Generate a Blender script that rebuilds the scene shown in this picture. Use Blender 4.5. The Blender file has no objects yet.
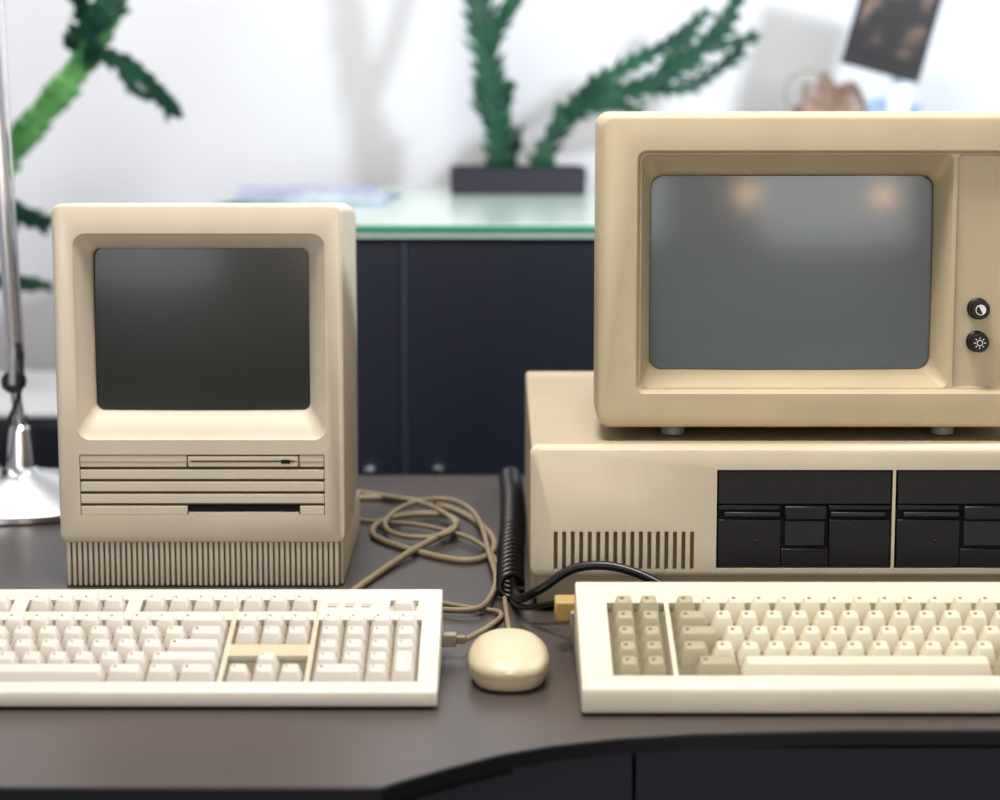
import bpy, bmesh, math, random
from mathutils import Vector, Matrix
random.seed(4)
S=0.001
DZ=0.75   # desk top height
scene=bpy.context.scene
scene.view_settings.view_transform='Standard'
try: scene.view_settings.look='Medium High Contrast'
except Exception as e: print('look',e)

# ------------------------------------------------------------------ materials
def lin(c):
    return tuple(((v/255)/12.92 if v/255<=0.04045 else (((v/255)+0.055)/1.055)**2.4) for v in c)
def mat(name,rgb,rough=0.5,metal=0.0,var=0.06,nscale=12.0,bump=0.0,bscale=600.0,coat=0.0,spec=0.5,rgb2=None,crough=0.1,emit=0):
    m=bpy.data.materials.new(name); m.use_nodes=True
    nt=m.node_tree; b=nt.nodes['Principled BSDF']
    c=lin(rgb)
    b.inputs['Roughness'].default_value=rough
    b.inputs['Metallic'].default_value=metal
    b.inputs['Specular IOR Level'].default_value=spec
    b.inputs['Coat Weight'].default_value=coat
    b.inputs['Coat Roughness'].default_value=crough
    tc=nt.nodes.new('ShaderNodeTexCoord')
    n=nt.nodes.new('ShaderNodeTexNoise'); n.inputs['Scale'].default_value=nscale; n.inputs['Detail'].default_value=5
    nt.links.new(tc.outputs['Object'],n.inputs['Vector'])
    r=nt.nodes.new('ShaderNodeValToRGB')
    r.color_ramp.elements[0].position=0.3; r.color_ramp.elements[1].position=0.7
    if rgb2 is None:
        r.color_ramp.elements[0].color=(*[x*(1-var) for x in c],1)
        r.color_ramp.elements[1].color=(*[min(1,x*(1+var)) for x in c],1)
    else:
        r.color_ramp.elements[0].color=(*c,1); r.color_ramp.elements[1].color=(*lin(rgb2),1)
    nt.links.new(n.outputs['Fac'],r.inputs['Fac'])
    nt.links.new(r.outputs['Color'],b.inputs['Base Color'])
    if emit:
        nt.links.new(r.outputs['Color'],b.inputs['Emission Color']); b.inputs['Emission Strength'].default_value=emit
    if bump>0:
        n2=nt.nodes.new('ShaderNodeTexNoise'); n2.inputs['Scale'].default_value=bscale
        nt.links.new(tc.outputs['Object'],n2.inputs['Vector'])
        bp=nt.nodes.new('ShaderNodeBump'); bp.inputs['Strength'].default_value=bump; bp.inputs['Distance'].default_value=0.0006
        nt.links.new(n2.outputs['Fac'],bp.inputs['Height']); nt.links.new(bp.outputs['Normal'],b.inputs['Normal'])
    return m

M_mac   =mat('aged_cream_plastic',(203,192,173),0.5,var=0.05,bump=0.25)
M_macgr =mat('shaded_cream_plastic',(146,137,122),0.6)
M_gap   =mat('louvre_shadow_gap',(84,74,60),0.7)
M_ibm   =mat('beige_case_plastic',(203,192,169),0.5,var=0.06,bump=0.3)
M_lid   =mat('painted_steel_lid',(176,162,137),0.5,var=0.05,bump=0.4)
M_mon   =mat('monitor_beige_plastic',(191,177,149),0.45,var=0.06,bump=0.3)
M_kb1   =mat('keyboard_cream_plastic',(203,196,183),0.45,var=0.03,bump=0.15)
M_kb2   =mat('keyboard_beige_plastic',(204,196,177),0.42,var=0.04,bump=0.15)
M_mouse =mat('mouse_beige_plastic',(198,184,156),0.42,var=0.04,bump=0.15)
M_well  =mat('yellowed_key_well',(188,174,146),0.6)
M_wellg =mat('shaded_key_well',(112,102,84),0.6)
M_key1  =mat('keycap_cream',(200,193,183),0.42,var=0.03)
M_key2  =mat('keycap_ivory',(203,195,175),0.42,var=0.03)
M_key3  =mat('keycap_pebble',(160,151,126),0.45,var=0.04)
M_leg   =mat('keycap_legend_ink',(96,80,74),0.6)
M_black =mat('black_plastic',(19,18,19),0.42,bump=0.2)
M_dark  =mat('dark_void',(10,9,9),0.8)
M_grey  =mat('grey_metal_latch',(54,54,58),0.35,metal=0.3)
M_slot  =mat('grey_slot_trim',(120,118,118),0.4)
M_white =mat('white_ink',(235,235,235),0.5)
M_red   =mat('dark_red_indicator',(60,20,18),0.3)
M_s1    =mat('dark_crt_glass',(46,50,45),0.3,var=0.05,nscale=3,coat=0.2,crough=0.12)
M_s2    =mat('etched_crt_glass',(100,110,114),0.4,var=0.05,coat=0.75,nscale=4,crough=0.14)
M_desk  =mat('desk_laminate',(78,71,68),0.34,var=0.06,nscale=5,bump=0.12,bscale=300)
M_edge  =mat('desk_edge_band',(12,12,15),0.5)
M_navy  =mat('dark_navy_laminate',(32,36,48),0.45,var=0.08,nscale=3)
M_navy2 =mat('cabinet_edge_strip',(56,62,80),0.4)
M_glass =mat('frosted_green_glass',(196,214,204),0.22,var=0.03,coat=0.3)
M_gedge =mat('green_glass_edge',(60,140,112),0.2,var=0.1)
M_chrome=mat('polished_aluminium',(210,210,212),0.2,metal=1.0,var=0.03)
M_cable =mat('beige_cable_rubber',(140,126,102),0.55)
M_cablek=mat('black_cable_rubber',(16,16,17),0.35)
M_ochre =mat('ochre_connector',(172,146,92),0.45)
M_wall  =mat('painted_wall_white',(218,219,223),0.9,var=0.02,nscale=1.5,bump=0.1,bscale=80)
M_ceil  =mat('ceiling_white',(225,224,222),0.9,var=0.01)
M_floor =mat('dark_floor',(70,64,60),0.5,var=0.15,nscale=4)
M_cact  =mat('cactus_green',(56,112,66),0.5,rgb2=(108,160,94),nscale=18)
M_cact2 =mat('cactus_dark_green',(14,50,42),0.5,rgb2=(38,90,66),nscale=18)
M_soil  =mat('potting_soil',(50,38,30),0.95,var=0.4,nscale=60)
M_pot   =mat('dark_planter',(48,44,56),0.5)
M_terra =mat('terracotta_pot',(150,84,58),0.8)
M_photo =mat('photo_print',(16,13,15),0.4,rgb2=(140,112,102),nscale=16)
M_photo.node_tree.nodes['Color Ramp'].color_ramp.elements[0].position=0.52
M_photo.node_tree.nodes['Color Ramp'].color_ramp.elements[1].position=0.68
M_frame =mat('dark_board',(26,24,28),0.5)
M_paper =mat('kraft_paper',(112,80,62),0.8,rgb2=(185,168,160),nscale=18)
M_blue  =mat('pale_blue_paper',(90,120,155),0.6,rgb2=(195,208,222),nscale=20)
M_mag   =mat('magazine_cover',(120,110,170),0.4,rgb2=(190,200,212),nscale=25)
M_wtop  =mat('white_laminate',(218,220,224),0.4,var=0.01)
M_globe =mat('reflection_globe_glow',(255,206,148),0.4,var=0.02,emit=40)  # glow of the added globes, placed to reflect in the screen
M_post  =mat('reflection_globe_post',(60,60,62),0.4)

# ------------------------------------------------------------------ helpers
def link(o,parent=None):
    scene.collection.objects.link(o)
    if parent: o.parent=parent
    return o
def empty(name,loc):
    e=bpy.data.objects.new(name,None); e.empty_display_size=0.05; e.location=loc
    scene.collection.objects.link(e); return e
def finish(bm,name,m,parent=None,angle=35,bevel=0,seg=2):
    bmesh.ops.recalc_face_normals(bm,faces=bm.faces[:])
    me=bpy.data.meshes.new(name); bm.to_mesh(me); bm.free()
    for p in me.polygons: p.use_smooth=True
    me.set_sharp_from_angle(angle=math.radians(angle))
    if m: me.materials.append(m)
    o=bpy.data.objects.new(name,me); link(o,parent)
    if bevel>0:
        b=o.modifiers.new('bevel','BEVEL'); b.width=bevel*S; b.segments=seg; b.limit_method='ANGLE'; b.angle_limit=math.radians(35)
        b.harden_normals=False
    return o
def add_box(bm,x0,x1,y0,y1,z0,z1,T=None):
    vs=[]
    for z in (z0,z1):
        for (x,y) in ((x0,y0),(x1,y0),(x1,y1),(x0,y1)):
            p=(x,y,z) if T is None else T(x,y,z)
            vs.append(bm.verts.new((p[0]*S,p[1]*S,p[2]*S)))
    for f in ((0,1,2,3),(4,5,6,7),(0,1,5,4),(1,2,6,5),(2,3,7,6),(3,0,4,7)):
        bm.faces.new([vs[i] for i in f])
def box(name,x0,x1,y0,y1,z0,z1,m,parent=None,bevel=0,seg=2):
    bm=bmesh.new(); add_box(bm,x0,x1,y0,y1,z0,z1)
    return finish(bm,name,m,parent,bevel=bevel,seg=seg)
def boxes(name,lst,m,parent=None,bevel=0,T=None):
    bm=bmesh.new()
    for b in lst: add_box(bm,*b,T=T)
    return finish(bm,name,m,parent,bevel=bevel)
def rr(x0,x1,z0,z1,r,n=6):
    pts=[]
    for (cx,cz,a0) in ((x1-r,z1-r,0),(x0+r,z1-r,90),(x0+r,z0+r,180),(x1-r,z0+r,270)):
        for i in range(n+1):
            a=math.radians(a0+90*i/n); pts.append((cx+r*math.cos(a),cz+r*math.sin(a)))
    return pts
def densify(pts,d=8.0):
    out=[]
    for i,p in enumerate(pts):
        q=pts[(i+1)%len(pts)]; L=math.hypot(q[0]-p[0],q[1]-p[1]); k=max(1,int(L/d))
        for j in range(k): out.append((p[0]+(q[0]-p[0])*j/k,p[1]+(q[1]-p[1])*j/k))
    return out
def add_loft(bm,loops,c0=True,c1=True):
    rings=[[bm.verts.new((p[0]*S,p[1]*S,p[2]*S)) for p in L] for L in loops]
    n=len(rings[0])
    for a,b in zip(rings,rings[1:]):
        for i in range(n):
            j=(i+1)%n; bm.faces.new((a[i],a[j],b[j],b[i]))
    if c0: bm.faces.new(rings[0])
    if c1: bm.faces.new(rings[-1])
def loft(name,loops,m,parent=None,c0=True,c1=True,angle=35):
    bm=bmesh.new(); add_loft(bm,loops,c0,c1); return finish(bm,name,m,parent,angle)
def yl(rect,y):   # rounded-rect loop at depth y
    return [(p[0],y,p[1]) for p in rr(*rect)]
def prism(name,prof,x0,x1,m,parent=None,bevel=0,seg=3):
    bm=bmesh.new()
    add_loft(bm,[[(x0,p[0],p[1]) for p in prof],[(x1,p[0],p[1]) for p in prof]])
    return finish(bm,name,m,parent,bevel=bevel,seg=seg)
def cut(o,cutters,angle=35):
    for c in cutters:
        md=o.modifiers.new('cut','BOOLEAN'); md.object=c; md.operation='DIFFERENCE'; md.solver='EXACT'
    bpy.context.view_layer.update()
    dg=bpy.context.evaluated_depsgraph_get()
    me=bpy.data.meshes.new_from_object(o.evaluated_get(dg))
    o.modifiers.clear(); o.data=me
    for p in me.polygons: p.use_smooth=True
    me.set_sharp_from_angle(angle=math.radians(angle))
    for c in cutters: bpy.data.objects.remove(c,do_unlink=True)
def tube(name,pts,r,m,parent=None,cyc=False,smooth=True):
    cu=bpy.data.curves.new(name,'CURVE'); cu.dimensions='3D'; cu.bevel_depth=r; cu.bevel_resolution=4; cu.resolution_u=10
    if smooth:
        sp=cu.splines.new('NURBS'); sp.points.add(len(pts)-1)
        for i,p in enumerate(pts): sp.points[i].co=(*p,1)
        sp.order_u=4; sp.use_endpoint_u=True; sp.use_cyclic_u=cyc
    else:
        sp=cu.splines.new('POLY'); sp.points.add(len(pts)-1)
        for i,p in enumerate(pts): sp.points[i].co=(*p,1)
        sp.use_cyclic_u=cyc
    cu.use_fill_caps=True
    cu.materials.append(m)
    o=bpy.data.objects.new(name,cu); link(o,parent); return o
def lathe(name,prof,m,parent=None,loc=(0,0,0),n=48,angle=35,rot=None):
    loops=[[(r*math.cos(2*math.pi*i/n),r*math.sin(2*math.pi*i/n),z) for i in range(n)] for r,z in prof]
    o=loft(name,loops,m,parent,angle=angle); o.location=loc
    if rot: o.rotation_euler=rot
    return o
def crt(name,x0,x1,z0,z1,r,yb,bulge,m,parent):
    cx,cz=(x0+x1)/2,(z0+z1)/2; hx,hz=(x1-x0)/2,(z1-z0)/2
    loops=[]
    outer=densify(rr(x0,x1,z0,z1,r,8),6.0)
    loops.append([(p[0],yb+6,p[1]) for p in outer])
    for k in range(0,22):
        s=1-k/22
        L=[]
        for p in outer:
            dx=(p[0]-cx)*s; dz=(p[1]-cz)*s
            q=(dx*dx+dz*dz)/(hx*hx+hz*hz)
            L.append((cx+dx,yb-bulge*(1-q),cz+dz))
        loops.append(L)
    return loft(name,loops,m,parent,c0=False,angle=60)
def key(bm,T,x,t,w,d,n0,n1,inset=0.7,tf=4.6,tb=2.0,ts=3.4):
    def ring(x0,x1,a,b,n,r):
        return [T(p[0],p[1],n) for p in rr(x0,x1,a,b,r,2)]
    x0,x1,a,b=x+inset,x+w-inset,t+inset,t+d-inset
    L=[ring(x0,x1,a,b,n0,1.0),
       ring(x0+ts*.85,x1-ts*.85,a+tf*.85,b-tb*.85,n1-0.9,1.8),
       ring(x0+ts,x1-ts,a+tf,b-tb,n1-0.2,2.0),
       ring(x0+ts+1,x1-ts-1,a+tf+1,b-tb-1,n1,1.8),
       ring(x0+ts+3,x1-ts-3,a+tf+3,b-tb-3,n1-0.6,1.2)]
    add_loft(bm,L)

# ------------------------------------------------------------------ room
def room_box(n,x0,x1,y0,y1,z0,z1,m):
    return box(n,x0*1000,x1*1000,y0*1000,y1*1000,z0*1000,z1*1000,m)
room_box('floor',-3.2,3.4,-3.1,4.1,-0.1,0,M_floor)
room_box('ceiling',-3.2,3.4,-3.1,4.1,2.8,2.9,M_ceil)
room_box('wall_back',-3.2,3.4,4.0,4.1,0,2.8,M_wall)
room_box('wall_left',-3.3,-3.2,-3.1,4.1,0,2.8,M_wall)
room_box('wall_right',3.4,3.5,-3.1,4.1,0,2.8,M_wall)
room_box('wall_front',-3.2,3.4,-3.2,-3.1,0,2.8,M_wall)
room_box('baseboard_back',-3.2,3.4,3.985,4.0,0,0.08,M_wtop)
for n,x in (('window_1',-1.6),('window_2',1.4)):
    e=empty(n,(x,-3.08,1.65))
    boxes('frame',[(-1000,-940,-20,20,-800,800),(940,1000,-20,20,-800,800),(-1000,1000,-20,20,-800,-740),(-1000,1000,-20,20,740,800),(-25,25,-20,20,-800,800)],M_wtop,e)
    box('pane',-945,945,-8,-2,-745,745,M_blue,e)

# ------------------------------------------------------------------ desk
desk=empty('desk',(0,0,DZ))
front=[(-1250,1422),(-400,1422),(-76,1422),(-66,1433),(-33,1464),(0,1492),(35,1512),(80,1529),(137,1541),(242,1549),(346,1550),(500,1536),(650,1496),(760,1442),(790,1422),(1300,1422)]
def desk_loops(z,off=0):
    return [(x,y+off,z) for x,y in front]+[(1300,2544,z),(-1250,2544,z)]
o=loft('desk_top',[desk_loops(-11),desk_loops(-1.2),desk_loops(0,1.2)],M_desk,desk,angle=30)
o.data.materials.append(M_edge)
for p in o.data.polygons:
    if abs(p.normal.z)<0.9: p.material_index=1
loft('desk_underframe',[[(x,y+60 if y<2000 else y-15,-34) for x,y,_ in desk_loops(0)],[(x,y+60 if y<2000 else y-15,-11) for x,y,_ in desk_loops(0)]],M_edge,desk)
box('drawer_pedestal',15,1180,1575,2450,-749,-34,M_navy,desk,bevel=1)
boxes('drawer_fronts',[(-60,93,1557,1575,-700,-15),(95,600,1557,1575,-700,-15),(603,1180,1557,1575,-700,-15)],M_navy,desk,bevel=1)
box('side_pedestal',-1200,-600,1500,2450,-749,-34,M_navy,desk,bevel=2)
box('modesty_panel',-600,15,2400,2425,-600,-34,M_navy,desk)

# ------------------------------------------------------------------ compact computer (left)
mac=empty('compact_computer',(-0.388,1.988,DZ))
W=252
body=[yl((3,W-3,42,335,6),0),yl((1,W-1,40.5,337,7),1.2),yl((0,W,40,338,8),4),yl((0,W,40,337.5,8),24),
      yl((1.4,W-1.4,41,336.2,8),24.6),yl((1.4,W-1.4,41,336.2,8),26.4),yl((0.3,W-.3,40.3,337.2,8),27),
      yl((1,W-1,40,330,10),150),yl((5,W-5,40,322,12),262),yl((13,W-13,46,312,14),277)]
mb=loft('housing',body,M_mac,mac)
sc=loft('c1',[yl((14,239,127,317,13),-3),yl((18,236,132,313,11),0),yl((19.5,234,134,311.5,10),2.2),yl((22,231,139,309,9),4.5),
             yl((30,222,153.5,300,8),16),yl((31.5,220.5,155,298.5,7),19),yl((31.5,220.5,155,298.5,7),33)],None,mac,angle=60)
sl=box('c2',19,234,-5,7,65,119,None,mac)
cut(mb,[sc,sl])
crt('screen_glass',31.8,220.2,155.3,298.2,7,25,7,M_s1,mac)
sl=[(19.4,113,0.6,8,107.9,118.3),(212,233.5,0.6,8,107.9,118.3),
    (19.4,233.5,0.6,8,97.0,105.4),(19.4,233.5,0.6,8,86.0,94.6),(19.4,233.5,0.6,8,75.3,83.6),
    (19.4,113,0.6,8,65.2,73),(212,233.5,0.6,8,65.2,73)]
boxes('louvre_slats',sl,M_mac,mac,bevel=0.6)
boxes('slot_upper_lines',[(19.4,233.5,0.2,1.5,112.2,113)],M_macgr,mac)
box('floppy_bezel_upper',114,211,0.2,8,108,117.5,M_mac,mac,bevel=0.8)
box('floppy_slot_upper',117,208,-0.1,1,112.4,113.8,M_gap,mac)
box('eject_mark',196,204,-0.2,1,110.9,114.4,M_dark,mac)
box('floppy_slot_lower',114,211,2,8,67.5,73,M_dark,mac)
box('floppy_slot_lower_lip',114,211,0.4,6,65.2,67.5,M_mac,mac)
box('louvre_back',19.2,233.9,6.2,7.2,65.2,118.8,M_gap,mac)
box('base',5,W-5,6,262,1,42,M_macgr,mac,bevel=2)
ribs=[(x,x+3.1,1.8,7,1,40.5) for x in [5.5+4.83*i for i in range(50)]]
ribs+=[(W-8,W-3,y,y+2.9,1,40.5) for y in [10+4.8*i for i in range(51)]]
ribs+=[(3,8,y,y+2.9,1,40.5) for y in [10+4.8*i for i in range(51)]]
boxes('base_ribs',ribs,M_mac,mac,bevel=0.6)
boxes('rubber_feet',[(20,40,20,40,0,3),(210,230,20,40,0,3),(20,40,230,250,0,3),(210,230,230,250,0,3)],M_black,mac)

# ------------------------------------------------------------------ keyboards
def tilt(y0,z0,a):
    ca,sa=math.cos(a),math.sin(a)
    return lambda x,t,n:(x,y0+t*ca-n*sa,z0+t*sa+n*ca)

kb=empty('computer_keyboard',(-0.531,1.599,DZ))
a1=math.atan2(36,160); T1=tilt(3,14.5,a1)
prof=[(1.5,2),(0,4),(0,12),(1,13.8),(3,14.6),(161,50),(164,50.6),(167,49.5),(168,47),(170,4),(168,2)]
kc=prism('case',prof,0,486,M_kb1,kb,bevel=1.6)
def block(x0,x1,t0,t1,T,dn=-4.5):
    bm=bmesh.new(); add_box(bm,x0,x1,t0,t1,dn,12,T=T); return finish(bm,'c',None,kb)
cs=[block(38.5,326.5,11.5,111.5,T1),block(330,389.5,11.5,52,T1),block(330,389.5,70.5,111.5,T1),block(392.8,471.5,11.5,111.5,T1),
    block(38.5,326.5,125.5,146,T1),block(330,389.5,125.5,146,T1),block(446,468,126.5,145,T1)]
cut(kc,cs)
bm=bmesh.new(); leg=bmesh.new()
U=19.0
def krow(bm,x,t,ws,n1,T,d=19.0,n0=-4.4,legend=True):
    for w in ws:
        if w>0:
            key(bm,T,x,t,w*U,d,n0,n1)
            if legend and w<3:
                add_box(leg,x+6,x+6+1.3*min(w,1.6),t+d-6.8,t+d-5.4,n1-0.9,n1+0.02,T=T)
        x+=abs(w)*U
rows=[12,31.8,51.6,71.4,91.2]
ht=[6.0,5.8,6.0,6.8,7.8]
X0=40
krow(bm,X0,rows[4],[1]*13+[2],ht[4],T1)
krow(bm,X0,rows[3],[1.5]+[1]*12+[1.5],ht[3],T1)
krow(bm,X0,rows[2],[1.75]+[1]*11+[2.25],ht[2],T1)
krow(bm,X0,rows[1],[2.25]+[1]*10+[2.75],ht[1],T1)
krow(bm,X0,rows[0],[1.5,1.25,1.5,6.5,1.5,1.25,1.5],ht[0],T1)
for i in (4,3): krow(bm,331.2,rows[i],[1,1,1],ht[i],T1)
krow(bm,331.2+19,rows[1],[1],ht[1],T1); krow(bm,331.2,rows[0],[1,1,1],ht[0],T1)
for i in (4,3,2): krow(bm,394,rows[i],[1,1,1,1],ht[i],T1)
krow(bm,394,rows[1],[1,1,1],ht[1],T1); krow(bm,394,rows[0],[2,1],ht[0],T1)
key(bm,T1,394+57,rows[0],19,38.8,-4.4,6.6)
krow(bm,X0,126.5,[1,-1,1,1,1,1,-.66,1,1,1,1,-.67,1,1,1,1][:16],6.6,T1,d=18.4)
krow(bm,331.2,126.5,[1,1,1],6.6,T1,d=18.4)
key(bm,T1,447,127,20,17.4,-4.4,4.5)
finish(bm,'keycaps',M_key1,kb,angle=40)
finish(leg,'key_legends',M_leg,kb)
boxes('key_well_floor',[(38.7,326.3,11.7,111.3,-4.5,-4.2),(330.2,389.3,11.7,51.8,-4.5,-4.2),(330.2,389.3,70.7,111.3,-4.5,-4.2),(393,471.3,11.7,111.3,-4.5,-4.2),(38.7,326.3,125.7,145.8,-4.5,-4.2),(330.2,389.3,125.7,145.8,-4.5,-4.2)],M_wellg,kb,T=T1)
boxes('function_row_blanks',[(59.5,77.5,125.7,145.8,-4.5,0),(154.5,165.8,125.7,145.8,-4.5,0),(243,254,125.7,145.8,-4.5,0)],M_kb1,kb,T=T1)
boxes('nav_well_floor',[(330,389.5,52.2,70.3,-0.5,0.15)],M_well,kb,T=T1)
boxes('strip_marks',[(327.6,328.9,12,146,-0.5,0.15),(390.5,391.8,12,146,-0.5,0.15)],M_well,kb,T=T1)
boxes('indicator_lights',[(398+i*13,405+i*13,133,135,0,0.35) for i in range(3)]+[(398+i*13,407+i*13,138,139,0,0.2) for i in range(3)],M_macgr,kb,T=T1)
box('cable_plug',486,497,140,150,10,20,M_macgr,kb,bevel=1)
box('cable_plug_collar',497,504,142,148,12,18,M_cable,kb,bevel=1)
boxes('feet',[(20,60,10,20,0,3),(420,460,10,20,0,3),(20,60,150,160,0,3),(420,460,150,160,0,3)],M_black,kb)

kb2=empty('computer_keyboard',(0.058,1.583,DZ))
a2=math.atan2(39.5,152); T2=tilt(5,21.5,a2)
prof=[(2,1.5),(0,4),(0,17),(1.2,20),(4.5,21.8),(154,60.5),(158,61.5),(162,60.5),(164,57),(172,30),(172,4),(170,1.5)]
kc=prism('case',prof,0,500,M_kb2,kb2,bevel=2.2)
def block2(x0,x1,t0,t1,dn=-7):
    bm=bmesh.new(); add_box(bm,x0,x1,t0,t1,dn,12,T=T2); return finish(bm,'c',None,kb2)
cut(kc,[block2(23,66.5,13,124),block2(70,476,13,124)])
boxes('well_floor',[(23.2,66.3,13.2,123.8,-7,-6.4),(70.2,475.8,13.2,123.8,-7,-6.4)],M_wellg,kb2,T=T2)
bmL=bmesh.new(); bmD=bmesh.new(); leg=bmesh.new()
r2=[16,37.5,59,80.5,102]; h2=[5.2,5.6,6.4,7.8,9.4]
def k2(x,i,spec):
    for s in spec:
        w=abs(s); b=bmD if s<0 else bmL
        key(b,T2,x,r2[i],w*U,20.0,-6.5,h2[i],inset=0.8,tf=6.0,tb=2.0,ts=3.8)
        if w<2: add_box(leg,x+6.5,x+9.2,r2[i]+20-7.8,r2[i]+20-6.2,h2[i]-0.9,h2[i]+0.02,T=T2)
        x+=w*U
for i in range(5): k2(26,i,[-1,-1])
k2(72.5,4,[-1]+[1]*12+[-1.75]+[-2,-2])
k2(72.5,3,[-1.4]+[1]*12+[-1]+[1,1,1,-1][:4])
k2(72.5,2,[-1.75]+[1]*11+[1,-1]+[1,1,1,-1])
k2(72.5,1,[-1.25]+[1]*11+[-1.75]+[-1]+[1,1,1,-1])
k2(72.5+10,0,[-1.75,9.6,-1.5,-1.6,-2,-2])
finish(bmL,'keycaps_light',M_key2,kb2,angle=40); finish(bmD,'keycaps_dark',M_key3,kb2,angle=40)
finish(leg,'key_legends',M_leg,kb2)
box('cable_connector',-15,4,178,204,24,41,M_ochre,kb2,bevel=2)
box('cable_strain_relief',-8,0,204,220,28,36,M_black,kb2,bevel=2)
boxes('connector_neck',[(-3,6,170,182,8,34)],M_macgr,kb2,bevel=1)
boxes('feet',[(20,60,10,20,0,3),(440,480,10,20,0,3),(20,60,150,165,0,4),(440,480,150,165,0,4)],M_black,kb2)

# ------------------------------------------------------------------ desktop system unit
pc=empty('desktop_computer',(0.025,1.892,DZ))
prism('lid',[(14,8),(14,136),(20,141),(450,145),(460,141),(462,8)],1.0,498.5,M_lid,pc,bevel=4,seg=4)
fp=loft('front_panel',[yl((3,497,34,139,6),0),yl((1,499,32,141,7),1.5),yl((0,500,31,142,8),5),yl((0,500,31,142,8),16),yl((2,498,33,140,8),18)],M_ibm,pc)
vents=[(20+i*7.15,23.4+i*7.15,-3,12,37,70) for i in range(17)]
c1=boxes('c',vents,None,pc); c2=box('c',156.5,303.5,-3,12,38.5,122.5,None,pc); c3=box('c',306,453.5,-3,12,38.5,122.5,None,pc)
cut(fp,[c1,c2,c3])
box('vent_shadow_plate',16,146,12.2,13.5,34,74,M_dark,pc)
box('lower_plinth',6,494,8,30,4,34,M_lid,pc,bevel=2)
boxes('feet',[(20,45,20,45,0,9),(455,480,20,45,0,9),(20,45,370,395,0,9),(455,480,370,395,0,9)],M_black,pc)
for n,x in enumerate((157,307)):
    boxes(f'drive_{n+1}_face',[(x,x+146,5,13,39,122)],M_dark,pc)
    boxes(f'drive_{n+1}_panels',[(x+.6,x+145.4,1.2,8,93,121.6),(x+.6,x+53,1.4,8,88,92.4),(x+93,x+145.4,1.4,8,88,92.4),
                                 (x+.6,x+54,1.2,8,39.5,80),(x+94,x+145.4,1.2,8,39.5,80),(x+54,x+94,1.3,8,39.5,55)],M_black,pc,bevel=0.8)
    boxes(f'drive_{n+1}_slot_trim',[(x+6,x+53,0.6,6,82.4,86.4),(x+95,x+141,0.6,6,82.4,86.4)],M_grey,pc,bevel=0.8)
    boxes(f'drive_{n+1}_latch',[(x+56,x+92,-2.5,6,80,92)],M_black,pc,bevel=1.5)
    boxes(f'drive_{n+1}_latch_plate',[(x+57,x+91,2.6,5,57,79)],M_grey,pc,bevel=1)
    lathe(f'drive_{n+1}_led',[(1.4,0),(1.4,1.0),(0.8,1.4)],M_red,pc,loc=((x+33)*S,0.0013,0.062),n=16,rot=(math.radians(90),0,0))

# ------------------------------------------------------------------ crt monitor
mo=empty('crt_monitor',(0.082,1.925,DZ+0.1425))
hb=loft('housing',[yl((5,375,15,270,9),0),yl((2,378,12.4,272.8,11),1.5),yl((0.4,379.6,10.4,274.6,12),4.5),yl((0,380,10,275,12),8),
     yl((0,380,10,275,12),70),yl((1.5,378.5,11,273.5,12),70.6),yl((1.5,378.5,11,273.5,12),72.5),yl((0.5,379.5,10.5,274,12),73),
     yl((8,372,10,262,20),150),yl((30,350,12,240,24),260),yl((60,320,20,200,24),335),yl((66,314,26,194,20),340)],M_mon,mo)
k0=loft('c',[yl((30,350,37,247,9),-4),yl((32.5,347.5,39.5,244.5,8),0),yl((34.5,345.5,41.5,242.5,7),2.5),yl((35.5,344.5,42.5,241.5,6),8)],None,mo,angle=60)
k1=loft('c',[yl((37,298,43.5,240.5,6),0),yl((37,298,43.5,240.5,6),8.2),yl((38,296,45,239,6),11),yl((43.5,291.5,51,225,10),28),yl((46,288,55,222,11),36),yl((46,288,55,222,11),54)],None,mo,angle=60)
k2c=loft('c',[yl((301.5,343.5,43.5,240.5,4),0),yl((301.5,343.5,43.5,240.5,4),11),yl((302.5,342.5,44.5,239.5,4),12)],None,mo,angle=60)
cut(hb,[k0]); cut(hb,[k1]); cut(hb,[k2c])
crt('screen_glass',46.6,287.4,55.6,221.4,11,44,11,M_s2,mo)
for n,(z) in enumerate((111,83)):
    rot=(math.radians(90),0,0)
    lathe(f'knob_{n+1}',[(9.0,0),(9.0,3),(8.1,4),(8.1,13),(7.3,14.2),(3,14.2)],M_black,mo,loc=(0.322,0.012,z*S),n=36,rot=rot)
    y=-2.6
    if n==0:
        bm=bmesh.new()
        arc=[(3.8*math.cos(math.radians(a)),3.8*math.sin(math.radians(a))) for a in range(-60,121,12)]
        add_loft(bm,[[(322+p[0],y,z+p[1]) for p in arc],[(322+p[0],y+0.6,z+p[1]) for p in arc]])
        finish(bm,'contrast_symbol',M_white,mo)
        tube('contrast_ring',[((322+4.1*math.cos(a*math.pi/12))*S,y*S,(z+4.1*math.sin(a*math.pi/12))*S) for a in range(24)],0.00035,M_white,mo,cyc=True,smooth=False)
    else:
        tube('brightness_ring',[((322+2.3*math.cos(a*math.pi/12))*S,y*S,(z+2.3*math.sin(a*math.pi/12))*S) for a in range(24)],0.00035,M_white,mo,cyc=True,smooth=False)
        for k in range(8):
            a=k*math.pi/4
            tube(f'brightness_ray_{k+1}',[((322+r*math.cos(a))*S,y*S,(z+r*math.sin(a))*S) for r in (3.4,5.0)],0.00035,M_white,mo,smooth=False)
for n,(x,yy) in enumerate(((67,32),(299,32),(90,290),(290,290))):
    lathe(f'foot_{n+1}',[(9,0),(10,1),(10,9),(8,14)],M_slot,mo,loc=(x*S,yy*S,0),n=24)

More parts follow.
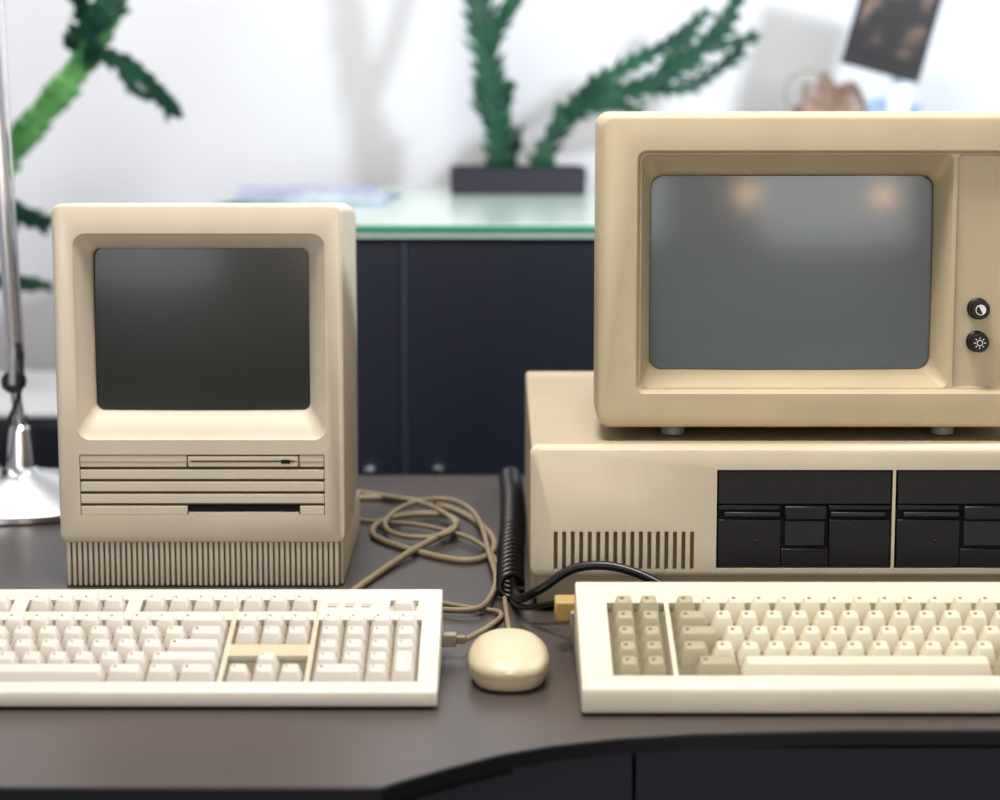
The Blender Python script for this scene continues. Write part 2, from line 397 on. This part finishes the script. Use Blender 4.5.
# ------------------------------------------------------------------ mouse
ms=empty('computer_mouse',(0.0065,1.690,DZ))
def ml(z,s,dy=0):
    L=[]
    for i in range(56):
        a=2*math.pi*i/56; c,sn=math.cos(a),math.sin(a); e=2/2.35
        w=30.6*(1-0.05*sn)
        L.append((w*s*abs(c)**e*(1 if c>=0 else -1),54*s*abs(sn)**e*(1 if sn>=0 else -1)+dy,z))
    return L
loft('shell',[ml(1,.86),ml(3,.90),ml(8,.955),ml(11,.98),ml(11.6,.945),ml(13.1,.945),ml(13.7,.992),ml(16,1.0),ml(19.5,.965,1),ml(22.5,.90,2),ml(25.2,.80,3),ml(27.5,.67,4),ml(29.3,.50,5),ml(30.4,.31,5),ml(30.9,.12,5)],M_mouse,ms,angle=50)
box('glide_base',-20,20,-38,38,0,2,M_black,ms,bevel=1)
tube('cable_boot',[(0.0,0.050,0.012),(0.0,0.066,0.010)],0.0032,M_cable,ms,smooth=False)

# ------------------------------------------------------------------ cables
zc=DZ+0.003
def P(l): return [(a,b,zc+(c[0] if c else 0)) for a,b,*c in l]
tube('mouse_cable',P([(.0065,1.756,.006),(.008,1.80),(.006,1.86),(.004,1.93),(.002,2.00),(-.002,2.07),(-.010,2.12,.003),(-.030,2.17,.005),(-.058,2.205,.005),(-.09,2.24,.004),(-.12,2.26),(-.15,2.28),(-.19,2.30),(-.2,2.4)]),0.0023,M_cable)
tube('keyboard_cable',P([(-.027,1.744,.012),(-.020,1.79,.004),(-.008,1.835),(.002,1.865),(.001,1.885),(-.012,1.892),(-.03,1.90),(-.06,1.925),(-.10,1.955),(-.15,1.94)]),0.0023,M_cable)
tube('power_cable',P([(-.21,2.36),(-.16,2.40),(-.107,2.395),(-.05,2.345),(-.020,2.26),(-.002,2.17),(-.008,2.10),(-.03,2.075),(-.06,2.10),(-.10,2.15),(-.13,2.20),(-.122,2.25,.004),(-.09,2.29,.004),(-.055,2.285,.004),(-.038,2.24,.005),(-.05,2.19,.005),(-.08,2.12,.004),(-.105,2.05),(-.122,1.985),(-.13,1.95)]),0.0034,M_cable)
tube('adb_cable',P([(-.2,2.44),(-.15,2.43),(-.10,2.36,.005),(-.07,2.31,.009),(-.04,2.22,.009),(-.045,2.17,.008),(-.07,2.155,.006),(-.10,2.17,.005),(-.12,2.22,.006),(-.10,2.32,.008),(-.06,2.37,.006),(-.03,2.33,.004),(-.015,2.20,.006),(-.012,2.10,.004),(.000,1.99,.004),(-.01,1.90,.004),(-.02,1.86,.004),(-.07,1.90)]),0.0026,M_cable)
coil=[]
turns=30
for i in range(turns*16+1):
    t=i/(turns*16); a=2*math.pi*turns*t
    coil.append((0.0110+0.002*math.sin(5*t)+0.0094*math.cos(a),2.46-0.53*t,DZ+0.0128+0.0094*math.sin(a)))
tube('coiled_cord',coil,0.0032,M_cablek,smooth=False)
tube('keyboard_lead',[(.012,1.96,DZ+.012),(.012,1.93,DZ+.010),(.014,1.88,DZ+.014),(.022,1.85,DZ+.024),(.040,1.85,DZ+.034),(.056,1.855,DZ+.047),(.082,1.85,DZ+.052),(.115,1.84,DZ+.048),(.15,1.82,DZ+.03),(.2,1.81,DZ+.012)],0.0038,M_cablek)
tube('connector_lead',[(.012,1.97,DZ+.006),(.008,1.93,DZ+.005),(.015,1.87,DZ+.006),(.03,1.835,DZ+.02),(.052,1.802,DZ+.032)],0.0024,M_cablek)

# ------------------------------------------------------------------ desk lamp
lp=empty('desk_lamp',(-0.505,2.39,DZ))
prof=[(132,0),(134,2),(134,8)]
for r in range(128,24,-6): 
    z=9+(134-r)*0.20
    prof+=[(r+2.4,z),(r,z+1.6),(r-1.6,z+0.6)]
prof+=[(20,34),(16,38),(14,60),(11,78),(8,82),(8,92)]
lathe('base',prof,M_chrome,lp,angle=25)
lathe('joint',[(11,-9),(12,-7),(12,7),(11,9)],M_black,lp,loc=(-0.005,0,0.128),rot=(math.radians(90),0,0))
tube('stem',[(0,0,.085),(-.005,0,.128)],0.0055,M_chrome,lp,smooth=False)
tube('lower_arm',[(-.003,0,.15),(-.030,0.0,.80)],0.0082,M_chrome,lp,smooth=False)
tube('joint_link',[(-.005,0,.125),(-.003,0,.16)],0.010,M_chrome,lp,smooth=False)
tube('tension_rod',[(.006,-.004,.16),(-.012,-.004,.80)],0.0016,M_chrome,lp,smooth=False)
tube('power_cord',[(0.004,-.012,.17),(.010,-.016,.13),(-.002,-.018,.10),(-.018,-.02,.07),(-.022,-.02,.05),(-.03,.0,.042),(-.05,.15,.004)],0.0022,M_cablek,lp)
tube('upper_arm',[(-.030,0,.80),(-.45,-.15,1.0)],0.0065,M_chrome,lp,smooth=False)
lathe('shade',[(22,60),(30,40),(80,-30),(79,-30),(26,40)],M_chrome,lp,loc=(-.47,-.16,.98))

# ------------------------------------------------------------------ cabinet
cb=empty('storage_cabinet',(0,3.0,DZ))
box('carcass',-415,1300,20,880,-748,229,M_navy,cb,bevel=2)
boxes('doors',[(-412,-130,0,20,-700,229),(-122,430,0,20,-700,229),(434,1298,0,20,-700,229)],M_navy,cb,bevel=1)
box('door_edge_strip',-129,-123,-2,20,-700,229,M_navy2,cb,bevel=1)
box('worktop_panel',-418,1303,-8,884,232,241,M_glass,cb,bevel=1)
box('glass_top',-420,1305,-10,886,243,250,M_glass,cb,bevel=1)
box('glass_front_edge',-420,1305,-12,-9.8,241,249,M_gedge,cb)
for n,x in enumerate((-172,-83)):
    lathe(f'knob_{n+1}',[(4,0),(4,10),(8,14),(9,18),(7,22),(3,23)],M_chrome,cb,loc=(x*S,0,-0.076),n=24,rot=(math.radians(90),0,0))

sb=empty('sideboard',(-1.0,3.3,0))
box('carcass',-700,560,0,450,2,698,M_navy,sb,bevel=2)
box('top',-705,562,-2,452,698,705,M_wtop,sb,bevel=1)
boxes('doors',[(-690,-70,-14,0,40,690),(-60,550,-14,0,40,690)],M_navy,sb,bevel=2)

mg=empty('magazine_stack',(-0.30,3.50,DZ+0.2505))
for i in range(3):
    o=box(f'magazine_{i+1}',-112+i*6,135-i*9,-110,150,i*5,i*5+4.6,(M_blue,M_glass,M_mag)[i],mg,bevel=1)
    o.rotation_euler=(0,0,0.06*(i-1))

# ------------------------------------------------------------------ cacti
def catmull(pts,n=14):
    P=[Vector(p) for p in pts]; P=[P[0]*2-P[1]]+P+[P[-1]*2-P[-2]]
    out=[]
    for i in range(1,len(P)-2):
        for k in range(n):
            t=k/n
            out.append(0.5*((2*P[i])+(-P[i-1]+P[i+1])*t+(2*P[i-1]-5*P[i]+4*P[i+1]-P[i+2])*t*t+(-P[i-1]+3*P[i]-3*P[i+1]+P[i+2])*t**3))
    out.append(P[-2]); return out
def cactus_stem(name,pts,r,m,parent,ridges=3,pitch=0.02,r_end=None,ph=0.3,leaf=1.0):
    path=catmull(pts,16)
    L=[0]
    for a,b in zip(path,path[1:]): L.append(L[-1]+(b-a).length)
    step=0.0028; N=max(8,int(L[-1]/step)); res=[];j=0
    for i in range(N+1):
        d=L[-1]*i/N
        while j<len(L)-2 and L[j+1]<d: j+=1
        f=(d-L[j])/max(1e-9,L[j+1]-L[j]); res.append(path[j].lerp(path[j+1],min(1,f)))
    loops=[]; ref=Vector((0.13,1,0.1)).normalized(); nseg=ridges*8
    frames=[]
    for i,p in enumerate(res):
        tg=(res[min(i+1,N)]-res[max(i-1,0)]).normalized()
        u=tg.cross(ref).normalized(); v=tg.cross(u)
        d=i*L[-1]/N; t=i/N
        rad=(r*(1-t)+(r_end or r*0.7)*t)*(1+0.14*math.sin(d/0.075*2*math.pi))
        if t>0.90: rad*=max(0.10,math.sqrt(max(0,1-((t-0.90)/0.10)**2)))
        tw=d*1.5; ring=[]
        frames.append((p,tg,u,v,rad,tw,d))
        for k in range(nseg):
            a=2*math.pi*k/nseg+ph+tw
            c=0.5+0.5*math.cos(2*math.pi*k*ridges/nseg)
            tv=0.5+0.5*math.cos(2*math.pi*d/pitch)
            rr_=rad*(0.52+(c**2)*(0.38+0.16*tv))
            q=p+u*math.cos(a)*rr_+v*math.sin(a)*rr_
            ring.append((q.x*1000,q.y*1000,q.z*1000))
        loops.append(ring)
    bm=bmesh.new(); add_loft(bm,loops)
    # pointed fleshy spines / leaflets on every ridge, leaning towards the tip
    nxt=pitch*0.5
    for (p,tg,u,v,rad,tw,d) in frames:
        if d<nxt: continue
        nxt+=pitch*random.uniform(0.85,1.25)
        for g in range(ridges):
            a=2*math.pi*g/ridges+ph+tw
            out=(u*math.cos(a)+v*math.sin(a)); side=tg.cross(out)
            ln=r*leaf*random.uniform(0.5,1.25)
            b0=p+out*rad*0.80
            tip=b0+(out*0.75+tg*0.8)*ln
            w=r*0.34
            base=[b0-tg*w*1.6, b0+side*w*0.55, b0+tg*w*1.4, b0-side*w*0.55]
            vb=[bm.verts.new(q_) for q_ in base]; vm=[bm.verts.new(b0.lerp(tip,0.5)+(q_-b0)*0.66+out*0.05*ln) for q_ in base]; vt=bm.verts.new(tip)
            for e in range(4):
                f=(e+1)%4
                bm.faces.new((vb[e],vb[f],vm[f],vm[e])); bm.faces.new((vm[e],vm[f],vt))
    return finish(bm,name,m,parent,angle=60)
c1=empty('potted_cactus',(0.03,3.75,DZ+0.251))
pot=loft('planter',[[(p[0],p[1],z) for p in rr(-110+i,108-i,-90+i,90-i,6,4)] for z,i in ((0,4),(2,2),(38,0),(38,5),(30,6))],M_pot,c1)
box('soil',-103,101,-83,83,28,33,M_soil,c1)
S1=[('trunk',[(-.022,0,.03),(-.030,0,.10),(-.044,0,.17),(-.056,0,.25),(-.070,0,.34),(-.080,0,.50)],.023),
    ('trunk_fork',[(-.042,0,.12),(-.018,0.01,.155),(-.012,.01,.18)],.013),
    ('upper_fork',[(-.055,0,.22),(-.028,-.01,.27),(.005,-.02,.33),(.03,-.02,.42)],.015),
    ('left_bud',[(-.036,0,.13),(-.062,0,.15),(-.068,0,.18)],.010),
    ('small_shoot',[(-.03,0,.05),(-.004,0,.07),(.0,0,.10)],.011),
    ('branch',[(.040,0,.03),(.050,0,.075),(.085,0,.125),(.150,0,.155),(.215,0,.175),(.275,0,.215),(.33,0,.27),(.36,0,.34)],.018),
    ('branch_lower',[(.075,0,.115),(.115,-.03,.165),(.18,-.05,.205),(.25,-.06,.245),(.30,-.06,.29)],.014),
    ('branch_side',[(.20,0,.17),(.27,.03,.165),(.33,.04,.20),(.37,.04,.235)],.013),
    ('branch_tip',[(.29,0,.23),(.33,0,.235),(.39,0,.25)],.011),
    ('branch_spur',[(.12,0,.15),(.16,0,.135),(.20,0,.13)],.011),
    ('branch_spur_up',[(.24,0,.19),(.25,0,.22),(.285,0,.255)],.012)]
for n,p,r in S1: cactus_stem(n,p,r,M_cact2,c1,pitch=.022,r_end=r*.7,leaf=1.3)
c2=empty('potted_cactus',(-0.97,3.50,0.706))
lathe('planter',[(70,0),(74,2),(95,120),(100,122),(100,140),(92,140),(90,125)],M_terra,c2)
lathe('soil',[(89,118),(89,124),(40,127)],M_soil,c2)
def sh(l,dx=.145): return [(a+dx,b,c) for a,b,c in l]
S2=[('trunk',[(.0,0,.12),(.04,0,.22),(.12,0,.29)]+sh([(.035,0,.32),(.085,0,.375),(.130,0,.43),(.180,0,.49),(.218,0,.54),(.24,0,.60),(.255,0,.70)]),.029,M_cact,.45),
    ('hanging_branch',sh([(.19,0,.52),(.245,-.02,.51),(.295,-.03,.480),(.35,-.03,.42)]),.016,M_cact2,.9),
    ('hanging_spur',sh([(.26,-.02,.50),(.28,-.02,.46),(.31,-.02,.45)]),.011,M_cact2,.8),
    ('top_branch',sh([(.19,0,.52),(.22,-.03,.56),(.255,-.04,.60),(.27,-.05,.68)]),.024,M_cact2,.8),
    ('top_branch_fork',sh([(.22,0,.55),(.20,-.03,.60),(.195,-.04,.68)]),.018,M_cact2,.8),
    ('left_branch',sh([(.05,0,.37),(.045,-.02,.43),(.03,-.02,.54),(.025,-.03,.62)]),.014,M_cact2,.7),
    ('low_branch',sh([(-.06,0,.27),(.02,-.03,.265),(.085,-.05,.285),(.155,-.05,.262)]),.022,M_cact2,.8),
    ('lower_branch',sh([(-.12,0,.18),(-.05,-.03,.21),(.05,-.05,.185),(.150,-.05,.17)]),.016,M_cact2,.7),
    ('mid_bud',sh([(-.04,0,.30),(.03,-.03,.325),(.09,-.04,.31)]),.012,M_cact2,.7)]
for n,p,r,m,lf in S2: cactus_stem(n,p,r,m,c2,pitch=.022,r_end=r*.75,ph=.5,leaf=lf)

# ------------------------------------------------------------------ photo board + crumpled bag
ps=empty('photo_stand',(0.606,3.70,DZ+0.2505))
bd=box('board',-66,62,-4,4,0,200,M_frame,ps,bevel=1); bd.location=(0,0,.19); bd.rotation_euler=(0,math.radians(15),0)
ph=box('photo',-56,52,-5.5,-4,22,192,M_photo,ps); ph.location=(0,0,.19); ph.rotation_euler=(0,math.radians(15),0)
tube('post',[(0.022,.008,.01),(.030,.008,.22)],.008,M_blue,ps,smooth=False)
lathe('foot',[(24,0),(24,4),(10,10)],M_blue,ps,loc=(.022,0.008,0))
fc=empty('folded_leaflets',(.632,3.62,DZ+.2505))
for i,(x,a,h) in enumerate(((-30,-.25,150),(-12,.1,165),(6,.35,140))):
    o=box(f'leaflet_{i+1}',x-16,x+16,-2+i*6,0+i*6,0,h,M_blue if i!=1 else M_wtop,fc); o.rotation_euler=(0,a*.4,0.2*i); o.location=(0,0,.006)
bm=bmesh.new(); bmesh.ops.create_icosphere(bm,subdivisions=4,radius=1)
for v in bm.verts:
    n=v.co.normalized(); k=1+0.18*math.sin(7*n.x+3*n.z)*math.cos(5*n.y+4*n.x)+0.08*math.sin(17*n.z+9*n.x)
    v.co=Vector((n.x*.074*k,n.y*.05*k,max(-.088,n.z*.090*k)))
    v.co.z+=.088
cbg=finish(bm,'crumpled_paper_bag',M_paper,None,angle=20); cbg.location=(.55,3.81,DZ+.2505)
tube('wire_loop',[(.48+.035*math.cos(a),3.62+.004*a,DZ+.41+.035*math.sin(a)) for a in [math.radians(x) for x in range(-90,250,20)]]+[(.48,3.63,DZ+.30),(.48,3.64,DZ+.2515)],.0014,M_cable)

# ------------------------------------------------------------------ lights
def area(name,loc,target,size,size_y,power,color):
    l=bpy.data.lights.new(name,'AREA'); l.shape='RECTANGLE'; l.size=size; l.size_y=size_y; l.energy=power; l.color=color
    o=bpy.data.objects.new(name,l); o.location=loc
    o.rotation_euler=(Vector(target)-Vector(loc)).to_track_quat('-Z','Y').to_euler()
    scene.collection.objects.link(o); return o
area('window_light_left',(-1.6,-2.95,1.65),(-1.2,3,1.0),1.9,1.5,40,(0.95,0.97,1.0))
area('window_light_right',(1.4,-2.95,1.65),(1.0,3,1.0),1.9,1.5,36,(0.95,0.97,1.0))
area('ceiling_panel_lamp',(-0.15,1.6,2.75),(-0.05,1.8,0.8),0.8,0.5,44,(1.0,0.95,0.90))
area('wall_fill_light',(-1.0,2.9,2.74),(-1.0,4.0,1.1),2.2,0.3,13,(1.0,0.94,0.88))  # fill light added to brighten the back wall, no known fixture
area('wall_accent_lamp',(1.35,2.1,1.9),(0.0,4.0,1.2),0.16,0.16,31,(0.82,0.90,1.0))
def globe(x,y,z):  # unseen globes on stands, added for the warm spots mirrored in the monitor glass
    p=empty('reflection_globe',(x,y,0))
    lathe('foot',[(140,0),(140,12),(20,22)],M_post,p)
    tube('post',[(0,0,.02),(0,0,z-.08)],.011,M_post,p,smooth=False)
    bm=bmesh.new(); bmesh.ops.create_uvsphere(bm,u_segments=32,v_segments=20,radius=.085)
    o=finish(bm,'globe',M_globe,p,angle=60); o.location=(0,0,z)
globe(.31,-1.95,1.42); globe(1.64,-1.95,1.40)
w=bpy.data.worlds.new('World'); scene.world=w; w.use_nodes=True
w.node_tree.nodes['Background'].inputs['Color'].default_value=(0.8,0.88,1,1); w.node_tree.nodes['Background'].inputs['Strength'].default_value=0.5

# ------------------------------------------------------------------ camera
cam=bpy.data.cameras.new('camera'); co=bpy.data.objects.new('camera',cam); scene.collection.objects.link(co)
co.location=(0,0,DZ+0.461); co.rotation_euler=(math.radians(90-8.4),0,0)
cam.lens=82.8; cam.sensor_width=36; cam.clip_start=0.05
cam.dof.use_dof=True; cam.dof.focus_distance=1.92; cam.dof.aperture_fstop=4.5
scene.camera=co
